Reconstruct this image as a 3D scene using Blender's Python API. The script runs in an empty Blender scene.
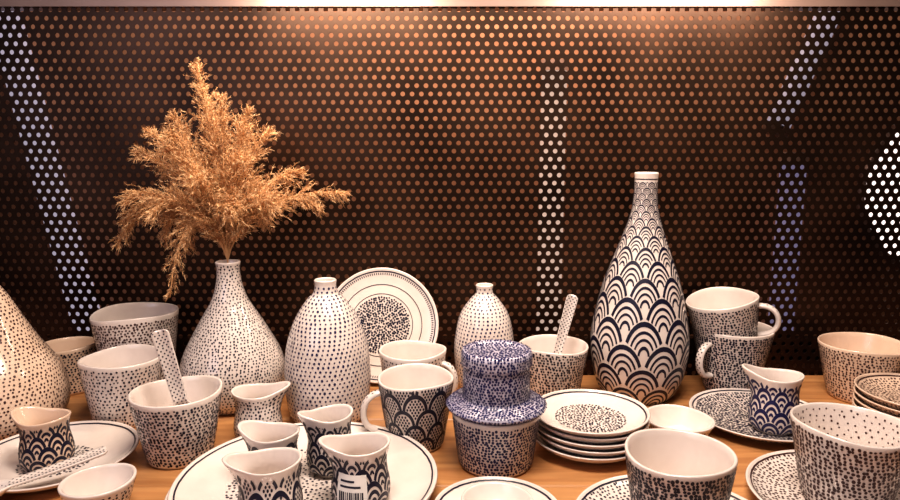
import bpy, math, random
from mathutils import Vector, Matrix
random.seed(7)
T = 0.75   # table top height
pi = math.pi
SC = bpy.context.scene

# ------------------------------------------------------------------ materials
def newmat(name):
    m = bpy.data.materials.new(name); m.use_nodes = True
    nt = m.node_tree; b = nt.nodes['Principled BSDF']
    return m, nt, b
def noise_mat(name, c1, c2, scale, rough=0.3, metallic=0.0, bump=0.0, coat=0.0, bscale=None, stretch=None):
    m, nt, b = newmat(name)
    tc = nt.nodes.new('ShaderNodeTexCoord'); mp = nt.nodes.new('ShaderNodeMapping')
    nt.links.new(tc.outputs['Object'], mp.inputs['Vector'])
    if stretch: mp.inputs['Scale'].default_value = stretch
    n = nt.nodes.new('ShaderNodeTexNoise'); n.inputs['Scale'].default_value = scale; n.inputs['Detail'].default_value = 4
    nt.links.new(mp.outputs[0], n.inputs['Vector'])
    r = nt.nodes.new('ShaderNodeValToRGB')
    r.color_ramp.elements[0].position = .3; r.color_ramp.elements[1].position = .7
    r.color_ramp.elements[0].color = (*c1, 1); r.color_ramp.elements[1].color = (*c2, 1)
    nt.links.new(n.outputs['Fac'], r.inputs['Fac']); nt.links.new(r.outputs['Color'], b.inputs['Base Color'])
    b.inputs['Roughness'].default_value = rough; b.inputs['Metallic'].default_value = metallic
    b.inputs['Coat Weight'].default_value = coat; b.inputs['Coat Roughness'].default_value = .12
    if bump:
        n2 = nt.nodes.new('ShaderNodeTexNoise'); n2.inputs['Scale'].default_value = bscale or scale
        nt.links.new(mp.outputs[0], n2.inputs['Vector'])
        bp = nt.nodes.new('ShaderNodeBump'); bp.inputs['Strength'].default_value = bump; bp.inputs['Distance'].default_value = .002
        nt.links.new(n2.outputs['Fac'], bp.inputs['Height']); nt.links.new(bp.outputs['Normal'], b.inputs['Normal'])
    return m
CER = noise_mat('glazed_ceramic', (.78,.70,.655), (.86,.79,.745), 30, rough=.22, coat=.5, bump=.15, bscale=60)
CERW = noise_mat('warm_glazed_ceramic', (.76,.58,.45), (.84,.66,.53), 30, rough=.22, coat=.5, bump=.15, bscale=60)
INK = noise_mat('black_glaze', (.004,.005,.022), (.010,.010,.036), 200, rough=.45)
BRN = noise_mat('brown_glaze', (.045,.02,.022), (.07,.03,.03), 200, rough=.45)
NAVY = noise_mat('navy_glaze', (.008,.010,.065), (.015,.016,.09), 200, rough=.45)
BLUE = noise_mat('blue_glaze', (.007,.009,.075), (.014,.016,.12), 200, rough=.45)
CERB = noise_mat('bluish_ceramic', (.52,.50,.62), (.60,.58,.70), 30, rough=.28, coat=.4)
PAPER = noise_mat('label_paper', (.8,.78,.75), (.85,.83,.8), 50, rough=.7)
METAL = noise_mat('dark_perforated_metal', (.026,.016,.012), (.085,.052,.037), 6, rough=.40, metallic=.9)
FRAME = noise_mat('frame_metal', (.24,.17,.15), (.32,.24,.21), 9, rough=.4, metallic=.5)
WALLM = noise_mat('brown_wall_paint', (.34,.17,.10), (.42,.22,.13), 5, rough=.8)
FLOORM = noise_mat('dark_floor', (.08,.05,.04), (.11,.07,.05), 5, rough=.6)
def emis_mat(name, col, s):
    m, nt, b = newmat(name)
    b.inputs['Base Color'].default_value = (*[c*.3 for c in col], 1)
    b.inputs['Emission Color'].default_value = (*col, 1); b.inputs['Emission Strength'].default_value = s
    return m
def wood():
    m, nt, b = newmat('orange_wood')
    tc = nt.nodes.new('ShaderNodeTexCoord'); mp = nt.nodes.new('ShaderNodeMapping')
    mp.inputs['Scale'].default_value = (1.5, 14, 14)
    nt.links.new(tc.outputs['Object'], mp.inputs['Vector'])
    n = nt.nodes.new('ShaderNodeTexNoise'); n.inputs['Scale'].default_value = 4; n.inputs['Detail'].default_value = 8; n.inputs['Distortion'].default_value = .8
    nt.links.new(mp.outputs[0], n.inputs['Vector'])
    r = nt.nodes.new('ShaderNodeValToRGB')
    r.color_ramp.elements[0].position = .3; r.color_ramp.elements[1].position = .7
    r.color_ramp.elements[0].color = (.37,.165,.062,1); r.color_ramp.elements[1].color = (.62,.33,.14,1)
    nt.links.new(n.outputs['Fac'], r.inputs['Fac']); nt.links.new(r.outputs['Color'], b.inputs['Base Color'])
    b.inputs['Roughness'].default_value = .4
    return m
WOOD = wood()

# ------------------------------------------------------------------ mesh builder
class B:
    def __init__(s): s.v=[]; s.f=[]; s.m=[]
    def add(s, vs, fs, mat=0):
        o=len(s.v); s.v.extend(vs)
        for f in fs: s.f.append(tuple(i+o for i in f)); s.m.append(mat)
    def obj(s, name, mats, loc=(0,0,0), rot=(0,0,0), smooth=True, parent=None):
        me = bpy.data.meshes.new(name); me.from_pydata([tuple(p) for p in s.v], [], s.f)
        for m in mats: me.materials.append(m)
        me.polygons.foreach_set('material_index', s.m)
        me.polygons.foreach_set('use_smooth', [smooth]*len(s.f)); me.update()
        ob = bpy.data.objects.new(name, me); ob.location = loc; ob.rotation_euler = rot
        SC.collection.objects.link(ob)
        if parent: ob.parent = parent
        return ob

def catmull(pts, n=6):
    out=[]; P=[pts[0]]+list(pts)+[pts[-1]]
    for i in range(1,len(P)-2):
        for k in range(n):
            t=k/n; a,b,c,d=P[i-1],P[i],P[i+1],P[i+2]
            out.append(tuple(.5*((2*b[j])+(-a[j]+c[j])*t+(2*a[j]-5*b[j]+4*c[j]-d[j])*t*t+(-a[j]+3*b[j]-3*c[j]+d[j])*t**3) for j in (0,1)))
    out.append(pts[-1]); return out

def ident(p): return p
def lathe(b, prof, seg=72, mat=0, deform=ident):
    vs=[]; fs=[]; rings=[]
    for r,z in prof:
        if r<1e-5:
            rings.append([len(vs)]); vs.append(deform((0,0,z)))
        else:
            rings.append(list(range(len(vs),len(vs)+seg)))
            for k in range(seg):
                a=2*pi*k/seg; vs.append(deform((r*math.cos(a), r*math.sin(a), z)))
    for A,C in zip(rings,rings[1:]):
        for k in range(seg):
            k2=(k+1)%seg
            if len(A)==1 and len(C)==1: continue
            if len(A)==1: fs.append((A[0],C[k2],C[k]))
            elif len(C)==1: fs.append((A[k],A[k2],C[0]))
            else: fs.append((A[k],A[k2],C[k2],C[k]))
    b.add(vs,fs,mat)

class Surf:
    def __init__(s, prof, sign=1, deform=ident, off=.0004):
        s.p=prof; s.sign=sign; s.d=deform; s.off=off; s.c=[0]
        for a,c in zip(prof,prof[1:]): s.c.append(s.c[-1]+math.hypot(c[0]-a[0],c[1]-a[1]))
        s.L=s.c[-1]
    def at(s, q):
        q=max(0,min(s.L-1e-9,q))
        lo,hi=0,len(s.c)-1
        while hi-lo>1:
            m=(lo+hi)//2
            if s.c[m]<=q: lo=m
            else: hi=m
        i=lo
        a,c=s.p[i],s.p[i+1]; l=max(1e-9,s.c[i+1]-s.c[i]); t=(q-s.c[i])/l
        dr,dz=(c[0]-a[0])/l,(c[1]-a[1])/l
        return a[0]+(c[0]-a[0])*t, a[1]+(c[1]-a[1])*t, dr, dz
    def pt(s, th, q, off=None):
        r,z,dr,dz=s.at(q); o=(s.off if off is None else off)*s.sign
        r+=dz*o; z-=dr*o
        return s.d((r*math.cos(th), r*math.sin(th), z))
    def dot(s, b, th, q, rad, mat, asp=1.0, rot=0):
        r,z,dr,dz=s.at(q); o=s.off*s.sign
        r2=r+dz*o; z2=z-dr*o; ct,st=math.cos(th),math.sin(th)
        vs=[]
        for k in range(7):
            a=2*pi*k/7+rot; x=math.cos(a)*rad; y=math.sin(a)*rad*asp
            vs.append(s.d((r2*ct-st*x+dr*ct*y, r2*st+ct*x+dr*st*y, z2+dz*y)))
        b.add(vs,[tuple(range(7))],mat)
    def dots(s, b, q0, q1, sp, rad, mat=1, jit=.25):
        q=q0; j=0
        while q<q1:
            r=s.at(q)[0]; n=max(1,int(2*pi*r/sp)); ph=.5*(j%2)+ (random.random()*jit)
            for k in range(n):
                s.dot(b, 2*pi*(k+ph+random.uniform(-jit,jit))/n, q+random.uniform(-jit,jit)*sp*.8, rad*random.uniform(.8,1.2), mat, random.uniform(.85,1.3))
            q+=sp*.87; j+=1
    def ring(s, b, q, w, mat=1, n=96):
        vs=[];fs=[]
        for k in range(n):
            a=2*pi*k/n; wob=random.uniform(-.1,.1)*w
            vs+= [s.pt(a,q-w/2+wob), s.pt(a,q+w/2+wob)]
        for k in range(n):
            k2=(k+1)%n; fs.append((2*k,2*k2,2*k2+1,2*k+1))
        b.add(vs,fs,mat)
    def scallops(s, b, q0, q1, n, asp, strokes, mat=1, pitchk=.55, innerdots=None):
        q=q0; prev=None; j=0
        while q<q1:
            r=s.at(q)[0]; w=pi*r/n; h=w*asp; pit=h*pitchk
            for k in range(n):
                th0=2*pi*(k+.5*(j%2))/n+.2+random.uniform(-.04,.04)/n
                def vis(X,Y):
                    if q+Y<0 or q+Y>q1: return False
                    if prev is None: return q+Y>=max(0,q0-pit)
                    pq,pw,ph=prev
                    for sd in (-1,1):
                        dx=(X-sd); dy=(q+Y-pq)/ph
                        if dy<=0:
                            if abs(dx)<1.05: return False
                        elif dx*dx+dy*dy<1.1: return False
                    return True
                def P(X,Y): return s.pt(th0+X*pi/n, q+Y)
                for rho,t in strokes:
                    pts=[]
                    for m in range(4): pts.append((-1, (m/4-1)*pit*1.1, 0))
                    for m in range(17):
                        a=pi-pi*m/16; pts.append((math.cos(a), 0, math.sin(a)))
                    for m in range(1,5): pts.append((1, -(m/4)*pit*1.1, 0))
                    for A,C in zip(pts,pts[1:]):
                        mx=(A[0]+C[0])/2*rho; my=(A[1]+C[1])/2+(A[2]+C[2])/2*rho*h
                        if not vis(mx,my): continue
                        ri,ro=rho-t/2,min(1.0,rho+t/2)
                        b.add([P(A[0]*ri,A[1]+A[2]*ri*h),P(C[0]*ri,C[1]+C[2]*ri*h),P(C[0]*ro,C[1]+C[2]*ro*h),P(A[0]*ro,A[1]+A[2]*ro*h)],[(0,1,2,3)],mat)
                if innerdots:
                    sp,rad,rl=innerdots
                    y=-pit
                    jj=0
                    while y<h*rl:
                        x=-rl+(jj%2)*sp/w/2
                        while x<rl:
                            yy=max(0,y)/h
                            if x*x+yy*yy<rl*rl and vis(x,y) : s.dot(b, th0+x*pi/n, q+y, rad, mat, 1.5)
                            x+=sp/w
                        y+=sp; jj+=1
            prev=(q,w,h); q+=pit; j+=1

def sweep(b, pts, side, ra, rb_, mat=0, seg=12, close=True):
    vs=[];fs=[]; n=len(pts)
    for i,p in enumerate(pts):
        t=(pts[min(i+1,n-1)]-pts[max(i-1,0)]).normalized(); nn=t.cross(side).normalized()
        for k in range(seg):
            a=2*pi*k/seg; vs.append(tuple(p+side*math.cos(a)*ra+nn*math.sin(a)*rb_))
    for i in range(n-1):
        for k in range(seg):
            k2=(k+1)%seg; fs.append((i*seg+k,i*seg+k2,(i+1)*seg+k2,(i+1)*seg+k))
    fs.append(tuple(range(seg))); fs.append(tuple((n-1)*seg+k for k in range(seg)))
    b.add(vs,fs,mat)

def handle(b, phi, r0, zc, ex, ez, ra=.006, rb_=.0038, dots=True):
    u=Vector((math.cos(phi),math.sin(phi),0)); side=Vector((-math.sin(phi),math.cos(phi),0)); z=Vector((0,0,1))
    pts=[]
    N=22
    for i in range(N+1):
        a=-pi/2+pi*i/N
        pts.append(u*(r0+ex*(max(0,math.cos(a))**.75))+z*(zc+ez*math.sin(a)))
    sweep(b,pts,side,ra,rb_)
    if dots:
        for i in range(2,N-1):
            t=(pts[i+1]-pts[i-1]).normalized(); nn=side.cross(t).normalized()
            if nn.dot(pts[i]-(u*r0+z*zc))<0: nn=-nn
            for sd in ((-.5,.5) if i%2 else (0,)):
                c=pts[i]+side*ra*sd+nn*(rb_*math.sqrt(1-sd*sd)+.0003)
                vs=[tuple(c+side*math.cos(2*pi*k/6)*.0012+t*math.sin(2*pi*k/6)*.0012) for k in range(6)]
                b.add(vs,[tuple(range(6))],1)

def wobble(h, amp, seed):
    p1,p2=seed*1.7,seed*2.9
    def f(p):
        x,y,z=p; th=math.atan2(y,x); w=max(0,z/h)**2; r=math.hypot(x,y)
        k=1+w*amp*.6*math.sin(2*th+p2)
        return (x*k,y*k,z+w*amp*h*.5*math.sin(2*th+p1)*min(1,r/.02)+w*amp*h*.25*math.sin(3*th+p2)*min(1,r/.02))
    return f

# ------------------------------------------------------------------ object makers
cnt=[0]
DK=1.30   # glaze dot size factor
def cup(name, x, y, R, rb, h, pat=('dots',.0046,.0010), z0=0, ink=INK, cer=CER, hnd=None, rot=(0,0,0), curve=.9, amp=.03, inner=False):
    cnt[0]+=1; d=wobble(h,amp,cnt[0])
    wall=[(rb+(R-rb)*(i/14)**curve, .004+(h-.004)*i/14) for i in range(15)]
    outer=[(rb*.8,0),(rb*.95,.0008)]+wall
    inn=[(r-.0032,z) for r,z in reversed(wall[1:])]
    prof=[(0,0.001)]+outer+[(R-.0006,h+.0012),(R-.0022,h+.0012)]+inn+[(rb*.8,.0055),(0,.005)]
    b=B(); lathe(b,prof,deform=d)
    s=Surf(wall,1,d)
    if pat[0]=='dots': s.dots(b,.002,s.L-.003,pat[1],pat[2]*DK)
    elif pat[0]=='scale':
        s.scallops(b,.0,s.L-.002,pat[1],pat[2],[(.89,.22)],pitchk=.8,innerdots=(.0036,.0012,.72))
    if inner:
        si=Surf(list(reversed(inn)),-1,d); si.dots(b,.01,si.L-.002,.0075,.0010)
    if hnd: handle(b,*hnd)
    return b.obj(name,[cer,ink],(x,y,T+z0),rot)

def vase(name,x,y,ctrl,pat,ink=INK,cer=CER):
    pr=catmull(ctrl,7)
    R,h=pr[-1]
    inn=[(max(.004,r-.003),z) for r,z in reversed(pr) if z>.006]
    prof=[(0,.001),(pr[0][0]*.85,0)]+pr+[(R-.001,h+.0012),(R-.002,h+.0012)]+inn+[(0,.006)]
    b=B(); lathe(b,prof,seg=96)
    s=Surf(pr)
    pat(s,b)
    return b.obj(name,[cer,ink],(x,y,T))

def plate(name,x,y,R,h,z0=0,pat='center',ink=INK,rot=(0,0,0),loc=None,foot=.55,cer=CER,cd=.5,sp=.0048,rad=.001,line=True,amp=.0):
    rad*=DK
    cnt[0]+=1; d=wobble(h,amp,cnt[0]) if amp else ident
    outp=[(R*foot,0),(R*(foot+.04),.0012),(R*.75,h*.3),(R*.9,h*.62),(R,h)]
    outp=catmull(outp,5)
    inp=[(0,.0062),(R*foot*.5,.0062),(R*foot,.0066),(R*.75,h*.3+.0042),(R*.9,h*.62+.003),(R-.0022,h+.0008)]
    inp=catmull(inp,5)
    prof=[(0,.0005)]+outp+[(R-.0008,h+.001)]+list(reversed(inp))
    b=B(); lathe(b,prof,seg=96,deform=d)
    s=Surf(inp,-1,d)
    if line: s.ring(b,s.L-.0035,.0018)
    if pat=='center':
        s.dots(b,.004,s.L*cd,sp,rad); 
    elif pat=='full': s.dots(b,.004,s.L-.006,sp,rad)
    elif pat=='rimcenter':
        s.ring(b,s.L*.72,.0012); s.dots(b,.004,s.L*cd,sp,rad); s.ring(b,s.L*cd+.003,.001)
        n=150
        for k in range(n): s.dot(b,2*pi*k/n,s.L-.0075,.0008,1,2.5)
    so=Surf(outp,1,d)
    if pat=='full': so.dots(b,so.L*.45,so.L-.003,sp,rad)
    return b.obj(name,[cer,ink],loc or (x,y,T+z0),rot)

def creamer(name,x,y,z0,R,h,spout,pat,ink=INK,label=False,cer=CER):
    ctrl=[(R*.82,.003),(R*.98,h*.14),(R*1.0,h*.35),(R*.90,h*.62),(R*.88,h*.78),(R*1.0,h)]
    def d(p):
        px,py,z=p; r=math.hypot(px,py)
        if r<1e-6: return p
        th=math.atan2(py,px); w=max(0,min(1,(z/h-.5)/.5)); w=w*w*(3-2*w)
        c=math.cos(th-spout); cc=max(0,c)
        r2=r*(1+w*(.42*cc**6-.08*(1-c*c)+.05*max(0,-c)**2))
        return (r2*math.cos(th),r2*math.sin(th),z+w*h*(.13*cc**4+.05*max(0,-c)**2)*min(1,r/.01))
    wall=catmull(ctrl,5)
    inn=[(r-.0026,z) for r,z in reversed(wall[2:])]
    prof=[(0,.0008),(R*.75,0)]+wall+[(wall[-1][0]-.0008,h+.001)]+inn+[(0,.005)]
    b=B(); lathe(b,prof,deform=d); s=Surf(wall,1,d)
    if pat=='scale': s.scallops(b,.0,s.L*.84,8,1.9,[(.88,.25)],pitchk=.8,innerdots=(.0036,.0011,.7))
    elif pat=='bold': s.scallops(b,.0,s.L*.88,8,1.8,[(.88,.26),(.5,.2),(.15,.16)],pitchk=.66)
    else: s.dots(b,.002,s.L-.004,pat[0],pat[1]*DK)
    if label:
        t0,t1,q0,q1=label
        def patch(ta,tb,qa,qb,off,m,n=10):
            vs=[];fs=[]
            for i in range(n+1):
                for j in range(n+1):
                    vs.append(s.pt(ta+(tb-ta)*i/n, qa+(qb-qa)*j/n, off))
            for i in range(n):
                for j in range(n):
                    o=i*(n+1)+j; fs.append((o,o+n+1,o+n+2,o+1))
            b.add(vs,fs,m)
        patch(t0,t1,q0,q1,.0009,2)
        dt=t1-t0; dq=q1-q0; u=.1
        while u<.88:
            wd=random.choice((.02,.035,.05)); patch(t0+dt*u,t0+dt*(u+wd),q0+dq*.15,q0+dq*.5,.0012,1,3); u+=wd+random.choice((.02,.035))
        patch(t0+dt*.12,t0+dt*.8,q0+dq*.62,q0+dq*.68,.0012,1,4)
        patch(t0+dt*.12,t0+dt*.6,q0+dq*.78,q0+dq*.84,.0012,1,4)
    return b.obj(name,[cer,ink,PAPER],(x,y,T+z0))

def spoon(name,p0,p1,up,L=.14,dotted=True,hw=.0075):
    b=B(); N=44; M=8; th=.0028
    def prm(t):
        x=t*L
        if t<.36:
            u=t/.36; w=.019*math.sqrt(max(0,1-(2*u-1)**2)) if u<.5 else .019+(hw-.019)*((u-.5)*2)**1.6
            w=max(w,.0015); dep=.012*math.sin(pi*min(1,u*.95+.02))**.8+.0015
            zc=.0
        else:
            u=(t-.36)/.64; w=hw+ .0022*u; dep=.002; zc=.010*u**1.3
        if t>.96: w*=math.sqrt(max(.1,1-((t-.96)/.045)**2))
        return x,w,dep,zc
    top=[];bot=[]
    for i in range(N+1):
        x,w,dep,zc=prm(i/N)
        for j in range(M+1):
            v=j/M*2-1; z=zc-dep*(1-v*v)
            top.append((x,v*w,z+th/2)); bot.append((x,v*w*1.02,z-th/2))
    o=len(top); vs=top+bot; fs=[]; W=M+1
    for i in range(N):
        for j in range(M):
            a=i*W+j; fs.append((a,a+W,a+W+1,a+1)); fs.append((o+a,o+a+1,o+a+W+1,o+a+W))
        fs.append((i*W,o+i*W,o+(i+1)*W,(i+1)*W)); a=i*W+M; fs.append((a,a+W,o+a+W,o+a))
    for j in range(M):
        fs.append((j,j+1,o+j+1,o+j)); a=N*W+j; fs.append((a,o+a,o+a+1,a+1))
    b.add(vs,fs)
    if dotted:
        for i in range(4,N*2-1):
            t=i/N/2; x,w,dep,zc=prm(t)
            k=max(2,int(2*w/.0046))
            for q in range(k):
                v=(q+.5+.25*((i//2)%2*2-1))/k*2-1
                if abs(v)>.85 or i%2: continue
                for z in (zc-dep*(1-v*v)+th/2+.0003, zc-dep*(1-v*v)-th/2-.0003):
                    b.add([(x+.0010*math.cos(2*pi*m/6),v*w+.0010*math.sin(2*pi*m/6),z) for m in range(6)],[tuple(range(6))],1)
    ob=b.obj(name,[CER,INK])
    X=(Vector(p1)-Vector(p0)).normalized(); Z=Vector(up); Z=(Z-X*Z.dot(X)).normalized(); Y=Z.cross(X)
    M4=Matrix((X,Y,Z)).transposed().to_4x4(); M4.translation=Vector(p0)+Vector((0,0,T)); ob.matrix_world=M4
    return ob

def box(b,x0,x1,y0,y1,z0,z1,mat=0):
    vs=[(x,y,z) for x in (x0,x1) for y in (y0,y1) for z in (z0,z1)]
    b.add(vs,[(0,1,3,2),(4,6,7,5),(0,4,5,1),(2,3,7,6),(0,2,6,4),(1,5,7,3)],mat)

# ------------------------------------------------------------------ table
tb=bpy.data.objects.new('wooden_table',None); SC.collection.objects.link(tb)
for i in range(4):
    y0=.30+i*.1735; b=B(); box(b,-1.08,1.08,y0,y0+.172,T-.03,T); o=b.obj(f'plank_{i+1}',[WOOD],smooth=False,parent=tb)
    bv=o.modifiers.new('bevel','BEVEL'); bv.width=.0015
for i,(lx,ly) in enumerate(((-1.06,.34),(1.01,.34),(-1.06,.92),(1.01,.92))):
    b=B(); box(b,lx,lx+.05,ly,ly+.05,0,T-.03); b.obj(f'leg_{i+1}',[WOOD],smooth=False,parent=tb)

# ------------------------------------------------------------------ room
b=B(); box(b,-2.2,2.2,-1.5,1.4,-.05,0); b.obj('floor',[FLOORM],smooth=False)
b=B(); box(b,-2.2,2.2,1.30,1.40,0,2.6); b.obj('wall_back',[WALLM],smooth=False)

# ------------------------------------------------------------------ perforated panel
def panel():
    a=.0140; rh=.0036; th=.0015; YP=1.0
    z0=T-.06; z1=T+.562; x0=-1.1; x1=1.1
    vs=[];fs=[]
    tmpl=[]
    for k in range(12):
        an=k*pi/6; R=a/2 if k%2==0 else a/math.sqrt(3)
        tmpl.append((math.cos(an),math.sin(an),R))
    j=0; z=z0
    while z<z1:
        x=x0+(a/2 if j%2 else 0)
        while x<x1:
            o=len(vs)
            for c,s_,R in tmpl: vs.append((x+c*R,YP,z+s_*R))
            for c,s_,R in tmpl: vs.append((x+c*rh,YP,z+s_*rh))
            for c,s_,R in tmpl: vs.append((x+c*rh,YP+th,z+s_*rh))
            for k in range(12):
                k2=(k+1)%12
                fs.append((o+k,o+k2,o+12+k2,o+12+k)); fs.append((o+12+k,o+12+k2,o+24+k2,o+24+k))
            x+=a
        z+=a*math.sqrt(3)/2; j+=1
    me=bpy.data.meshes.new('sheet'); me.from_pydata(vs,[],fs); me.materials.append(METAL)
    return me
root=bpy.data.objects.new('perforated_metal_panel',None); SC.collection.objects.link(root)
o=bpy.data.objects.new('sheet',panel()); SC.collection.objects.link(o); o.parent=root
for nm,bx in (('top_rail',(-1.14,1.14,.996,1.03,T+.562,T+.60)),('bottom_rail',(-1.14,1.14,1.002,1.03,T-.09,T-.055)),
              ('side_rail_1',(-1.14,-1.10,.996,1.03,0,T+.60)),('side_rail_2',(1.10,1.14,.996,1.03,0,T+.60))):
    b=B(); box(b,*bx); b.obj(nm,[FRAME],smooth=False,parent=root)

# floor-standing rack added behind the sheet; glowing strips imitate reflections on it
rack=bpy.data.objects.new('glint_rack',None); SC.collection.objects.link(rack)
def glint_strip(name,p0,p1,r,col,s):
    b=B(); P0=Vector(p0)+Vector((0,0,T)); P1=Vector(p1)+Vector((0,0,T)); 
    sweep(b,[P0+(P1-P0)*i/6 for i in range(7)],Vector((0,1,0)),.012,r)
    d=(P1-P0).normalized()
    for P,sg in ((P0,-1),(P1,1)): sweep(b,[P,P+d*sg*.02],Vector((0,1,0)),.014,r*1.1,mat=1)
    return b.obj(name,[emis_mat(name+'_glow',col,s),FRAME],parent=rack)
YT=1.25
glint_strip('glint_strip_1',(-.825,YT,.62),(-.715,YT,.0),.032,(.62,.55,.68),.55)
glint_strip('glint_strip_2',(.195,YT,.50),(.195,YT,.0),.024,(1,.72,.58),.50)
glint_strip('glint_strip_3',(.72,YT,.66),(.62,YT,.40),.024,(.75,.66,.80),.34)
glint_strip('glint_strip_4',(.655,YT,.33),(.655,YT,.0),.026,(.50,.43,.70),.28)
for nm,bx in (('rail_lower',(-.95,.95,1.235,1.265,T-.06,T-.015)),('rail_upper',(-.95,.95,1.235,1.265,T+.685,T+.71)),
              ('post_1',(-.98,-.95,1.235,1.265,0,T+.71)),('post_2',(.95,.98,1.235,1.265,0,T+.71))):
    b=B(); box(b,*bx); b.obj(nm,[METAL],smooth=False,parent=rack)
s=B()
lathe(s,[(0,.02),(.06,.02),(.13,.018),(.150,.012),(.156,0)],seg=64); lathe(s,[(.156,-.002),(.166,-.002),(.166,.012),(.156,.012)],seg=64,mat=1)
s.obj('round_wall_lamp',[emis_mat('lamp_glass',(1,.84,.78),1.5),FRAME],(.975,1.297,T+.272),(pi/2,0,0))

# ------------------------------------------------------------------ ceramics
def dotpat(sp,rad,jit,top=.004): return lambda s,b: s.dots(b,.003,s.L-top,sp,rad*DK,1,jit)
vase('ceramic_vase',-.592,.80,[(.070,0),(.084,.014),(.088,.04),(.079,.075),(.06,.108),(.044,.14),(.030,.170),(.014,.198),(.012,.215),(.014,.222)],dotpat(.0056,.0010,.25),BRN,CERW)
vase('ceramic_vase',-.307,.885,[(.052,0),(.067,.016),(.072,.045),(.066,.072),(.049,.106),(.034,.132),(.024,.150),(.0175,.172),(.0155,.19),(.0170,.201)],dotpat(.0048,.0009,.28))
vase('ceramic_vase',-.162,.828,[(.044,0),(.052,.014),(.056,.055),(.053,.098),(.042,.134),(.026,.160),(.0165,.170),(.0138,.180),(.0145,.187)],dotpat(.0062,.0011,.08),NAVY)
vase('ceramic_vase',.0505,.93,[(.033,0),(.040,.02),(.0445,.065),(.037,.112),(.022,.137),(.0135,.146),(.012,.152),(.013,.159)],dotpat(.0062,.0010,.08),NAVY)
def tallpat(s,b): s.scallops(b,.0,s.L-.012,8,1.75,[(.92,.15),(.68,.09),(.47,.08),(.24,.10)],pitchk=.70); s.ring(b,s.L-.008,.0014)
vase('tall_bottle_vase',.275,.915,[(.047,0),(.056,.012),(.065,.04),(.069,.088),(.0565,.155),(.042,.199),(.0265,.242),(.0185,.27),(.0162,.29),(.0158,.31),(.0165,.322)],tallpat)

cup('ceramic_cup',-.563,.93,.040,.030,.070,cer=CERW,ink=INK)
cup('ceramic_cup',-.46,.925,.0587,.044,.12,ink=BRN,pat=('dots',.0046,.0011))
cup('ceramic_cup',-.431,.82,.0504,.038,.086,pat=('dots',.0054,.001))
cup('ceramic_cup',-.315,.715,.0505,.036,.080,pat=('dots',.0044,.0011))
cup('coffee_mug',-.051,.86,.0455,.036,.083,pat=('dots',.0055,.0009),hnd=(-.35,.040,.045,.022,.024))
cup('coffee_mug',-.041,.749,.0463,.033,.084,pat=('scale',9,1.7),hnd=(pi+.25,.038,.045,.026,.024))
cup('ceramic_cup',.145,.885,.0485,.036,.0825,pat=('dots',.0045,.0011))
cup('ceramic_cup',.052,.70,.050,.042,.064,pat=('dots',.0038,.0011),ink=NAVY,amp=0)
cup('coffee_mug',.417,.93,.057,.036,.096,hnd=(pi+.55,.046,.055,.026,.024),pat=('dots',.0042,.0012),amp=0)
cup('coffee_mug',.412,.928,.050,.0370,.085,z0=.057,hnd=(-.45,.043,.050,.028,.022),rot=(0.05,-.2,0),pat=('dots',.0045,.0011))
cup('ceramic_cup',.592,.90,.058,.040,.080,ink=BRN,cer=CERW)
cup('ceramic_cup',.394,.605,.053,.038,.082,z0=.0068,ink=BRN,inner=True,pat=('dots',.0044,.0012))
cup('ceramic_cup',.2067,.55,.0485,.036,.079,z0=.0068,pat=('dots',.0038,.0012))
cup('small_bowl',.281,.758,.0415,.026,.028,pat=('dots',.005,.0009),curve=.7)
cup('small_bowl',-.344,.594,.034,.022,.035,pat=('dots',.005,.0009),curve=.7)
cup('small_bowl',.045,.575,.034,.022,.018,z0=.0068,pat=('dots',.005,.0009),curve=.7)

b=B()
base=[(.040,.0),(.055,.0035),(.0565,.006),(.053,.009),(.040,.012),(.037,.015)]
wall=[(.0368+.0008*math.sin(i/10*pi),.015+.036*i/10) for i in range(11)]
lid=[(.0372,.0515),(.0392,.052),(.0396,.055),(.0396,.064),(.038,.068),(.034,.0692),(.031,.0680),(.0295,.0655),(.015,.0652)]
lathe(b,[(0,0)]+base+wall[1:]+lid+[(0,.0652)],seg=80)
Surf(base).dots(b,.003,Surf(base).L,.0035,.0013); Surf(wall).dots(b,.001,.037,.0035,.0013)
ls=Surf(lid+[(.001,.0652)]); ls.dots(b,.002,ls.L-.002,.0037,.0013)
b.obj('lidded_jar',[CERB,BLUE],(.052,.70,T+.0660))

plate('dinner_plate',-.149,.619,.1325,.018,pat='center',cd=.55)
plate('dinner_plate',-.145,.622,.1325,.018,z0=.0075,pat='center',cd=.62,sp=.0058)
plate('side_plate',.045,.578,.0625,.014)
for i in range(5):
    plate('side_plate',.168+random.uniform(-.0015,.0015),.740+random.uniform(-.0015,.0015),.0688,.017,z0=.0075*i,amp=.04 if i==4 else 0,ink=INK,cd=.6,sp=.0042)
plate('side_plate',.403,.805,.0865,.016,pat='full',sp=.0042,rad=.0012)
plate('side_plate',.2067,.548,.094,.016,pat='full',sp=.005)
plate('side_plate',.40,.60,.098,.016,pat='full',sp=.005,ink=BRN)
plate('side_plate',-.445,.690,.086,.017,pat='center',cd=.45)
for i in range(5): plate('side_plate',.588,.78,.069,.020,z0=.0085*i,pat='full',ink=BRN,cer=CERW)
tl=math.radians(90-16)
plate('display_plate',0,0,.088,.010,pat='rimcenter',cd=.52,sp=.0040,rad=.0012,rot=(tl,0,0),loc=(-.105,.972,T+.0875))

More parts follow.
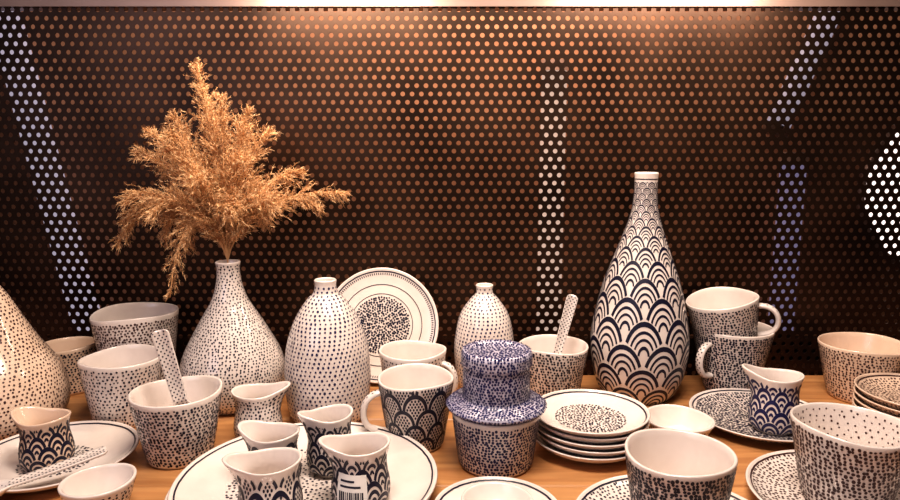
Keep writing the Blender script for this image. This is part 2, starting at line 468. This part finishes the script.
creamer('creamer_pitcher',-.238,.765,0,.029,.060,.15,(.0046,.001))
creamer('creamer_pitcher',-.181,.628,.0145,.0265,.054,pi-.2,'scale')
creamer('creamer_pitcher',-.168,.566,.0145,.029,.054,pi+.25,'scale')
creamer('creamer_pitcher',-.128,.655,.0145,.0245,.062,pi+.6,'bold')
creamer('creamer_pitcher',-.087,.593,.0145,.028,.058,pi+.2,'bold',label=(-pi/2-.75,-pi/2+.35,.006,.038))
creamer('creamer_pitcher',-.449,.682,.0068,.0265,.055,pi-.2,'bold',cer=CERW)
creamer('creamer_pitcher',.4065,.775,.0068,.029,.070,pi-.3,'bold',ink=NAVY)

spoon('ceramic_spoon',(-.296,.703,.022),(-.331,.722,.15),(0.2,-1,.2),L=.135)
spoon('ceramic_spoon',(.137,.872,.022),(.173,.897,.148),(-.2,-1,.2),L=.137,hw=.006)
spoon('ceramic_spoon',(-.486,.583,.020),(-.372,.664,.0235),(0,0,1),L=.14)

# ------------------------------------------------------------------ pampas grass
def pampas():
    b=B(); R=random
    base=Vector((-.307,.885,T+.14)); mouth=Vector((-.307,.885,T+.203))
    tips=[(-.026,0,.262,.9,.026),(.058,.01,.175,.8,.030),(.165,-.01,.092,.75,.020),(-.150,0,.022,1.6,.026),(-.070,-.03,-.045,2.2,.022),
          (-.118,.01,.150,.7,.024),(-.070,.02,.195,.8,.028),(.010,-.02,.215,.8,.030),(.10,.01,.12,.8,.026),(-.12,-.03,.085,1.0,.028),
          (-.02,.03,.20,.8,.032),(.03,-.03,.14,.8,.034),(-.06,-.03,.15,.8,.034),(.07,-.03,.08,1.0,.03),(-.09,.03,.12,.9,.032),(.125,.02,.070,1.1,.02),
          (-.135,-.01,.05,1.4,.024),(0,0,.16,.8,.036),(-.04,0,.12,.9,.034),(.04,0,.10,.9,.032),
          (-.05,-.04,.17,.8,.030),(.025,.02,.18,.8,.030),(-.02,-.04,.11,.9,.036),(-.08,-.04,.07,1.1,.034),(.02,-.04,.07,1.0,.032),
          (-.05,.0,.055,1.2,.034),(.055,.0,.055,1.1,.028),(-.085,0,.03,1.6,.03),(-.03,.02,.235,.8,.026),(.04,-.01,.20,.8,.026),(-.095,.0,.175,.8,.024),(-.06,.01,.01,1.9,.028)]
    def fiber(p,d,l,w,m):
        s=d.cross(Vector((R.uniform(-1,1),R.uniform(-1,1),R.uniform(-1,1)))).normalized()*w
        q=p+d*l*.55+Vector((0,0,-l*.04)); e=p+d*l+Vector((0,0,-l*.22))
        b.add([tuple(p-s),tuple(p+s),tuple(q+s*.8),tuple(q-s*.8),tuple(e)],[(0,1,2,3),(3,2,4)],m)
    for dx,dy,dz,lift,wd in tips:
        tip=mouth+Vector((dx,dy,dz)); L=math.hypot(dx,dz)
        c1=mouth+Vector((dx*.12,dy*.2,.05+L*.15)); c2=mouth+Vector((dx*.72,dy*.8,dz*.65+.06*lift))
        def bz(t):
            u=1-t; return mouth*u**3+c1*3*u*u*t+c2*3*u*t*t+tip*t**3
        pts=[base+Vector((R.uniform(-.004,.004),0,0)),mouth]+[bz(t/14) for t in range(1,15)]
        sweep(b,pts,Vector((0,1,0)),.0009,.0009,0,6)
        n=int(64+L*260)
        for i in range(n):
            t=.11+.89*(i/n); p=bz(t); tan=(bz(min(1,t+.02))-bz(t-.02)).normalized()
            env=math.sin(pi*min(1,(t-.06)/.94)**.7)**.6 if t<.99 else .2
            rl=Vector((R.gauss(0,1),R.gauss(0,.8),R.gauss(0,1))).normalized()
            d=(tan*R.uniform(.8,1.5)+rl*.7).normalized(); ln=wd*1.3*env*R.uniform(.5,1.25)+.006
            k=12+int(ln*600)
            for j in range(k):
                f=(j+.5)/k; pp=p+d*ln*f+Vector((0,0,-ln*.2*f*f))
                dd=(d+Vector((R.gauss(0,.6),R.gauss(0,.6),R.gauss(0,.6)))).normalized()
                fiber(pp,dd,R.uniform(.003,.0075),R.uniform(.0002,.00045),R.choice((0,1,1,2)))
    for i,(x,y,z) in enumerate(b.v):
        if y>.99: b.v[i]=(x,.99-R.random()*.01,z)
    return b
G1=noise_mat('pampas_straw',(.66,.38,.18),(.80,.50,.26),60,rough=.8)
G2=noise_mat('pampas_fluff',(.80,.52,.28),(.92,.64,.38),60,rough=.8)
G3=noise_mat('pampas_dark',(.42,.21,.08),(.55,.29,.12),60,rough=.8)
pampas().obj('pampas_grass',[G1,G2,G3])

# ------------------------------------------------------------------ lights
def area(name,loc,tgt,sx,sy,e,col):
    l=bpy.data.lights.new(name,'AREA'); l.shape='RECTANGLE'; l.size=sx; l.size_y=sy; l.energy=e; l.color=col
    o=bpy.data.objects.new(name,l); o.location=(loc[0],loc[1],loc[2]+T); SC.collection.objects.link(o)
    o.rotation_euler=(Vector((tgt[0],tgt[1],tgt[2]+T))-o.location).to_track_quat('-Z','Y').to_euler()
    return o
area('key_ceiling_light',(.02,.42,1.0),(.02,.74,0),.5,.25,12,(1,.82,.69))
area('panel_light',(-.17,.86,.615),(-.17,1.0,.40),.26,.03,1.9,(1,.78,.60))
area('panel_light',(.34,.86,.615),(.34,1.0,.40),.34,.03,2.1,(1,.76,.60))
area('back_cavity_light',(.05,1.12,.72),(.05,1.30,.20),.7,.06,2.5,(1,.62,.42))
area('room_fill_light',(-.9,-.5,.7),(0,.8,.1),.8,.6,3.0,(.90,.80,1))
w=bpy.data.worlds.new('world'); SC.world=w; w.use_nodes=True
w.node_tree.nodes['Background'].inputs[0].default_value=(.9,.6,.55,1); w.node_tree.nodes['Background'].inputs[1].default_value=.045

# ------------------------------------------------------------------ camera
cam=bpy.data.cameras.new('camera'); cam.lens=26; cam.sensor_width=36; cam.clip_start=.01
co=bpy.data.objects.new('camera',cam); co.location=(0,0,T+.354); co.rotation_euler=(math.radians(90-8.75),0,0)
SC.collection.objects.link(co); SC.camera=co
SC.view_settings.view_transform='Standard'
try: SC.view_settings.look='Medium High Contrast'
except Exception as e: print(e)
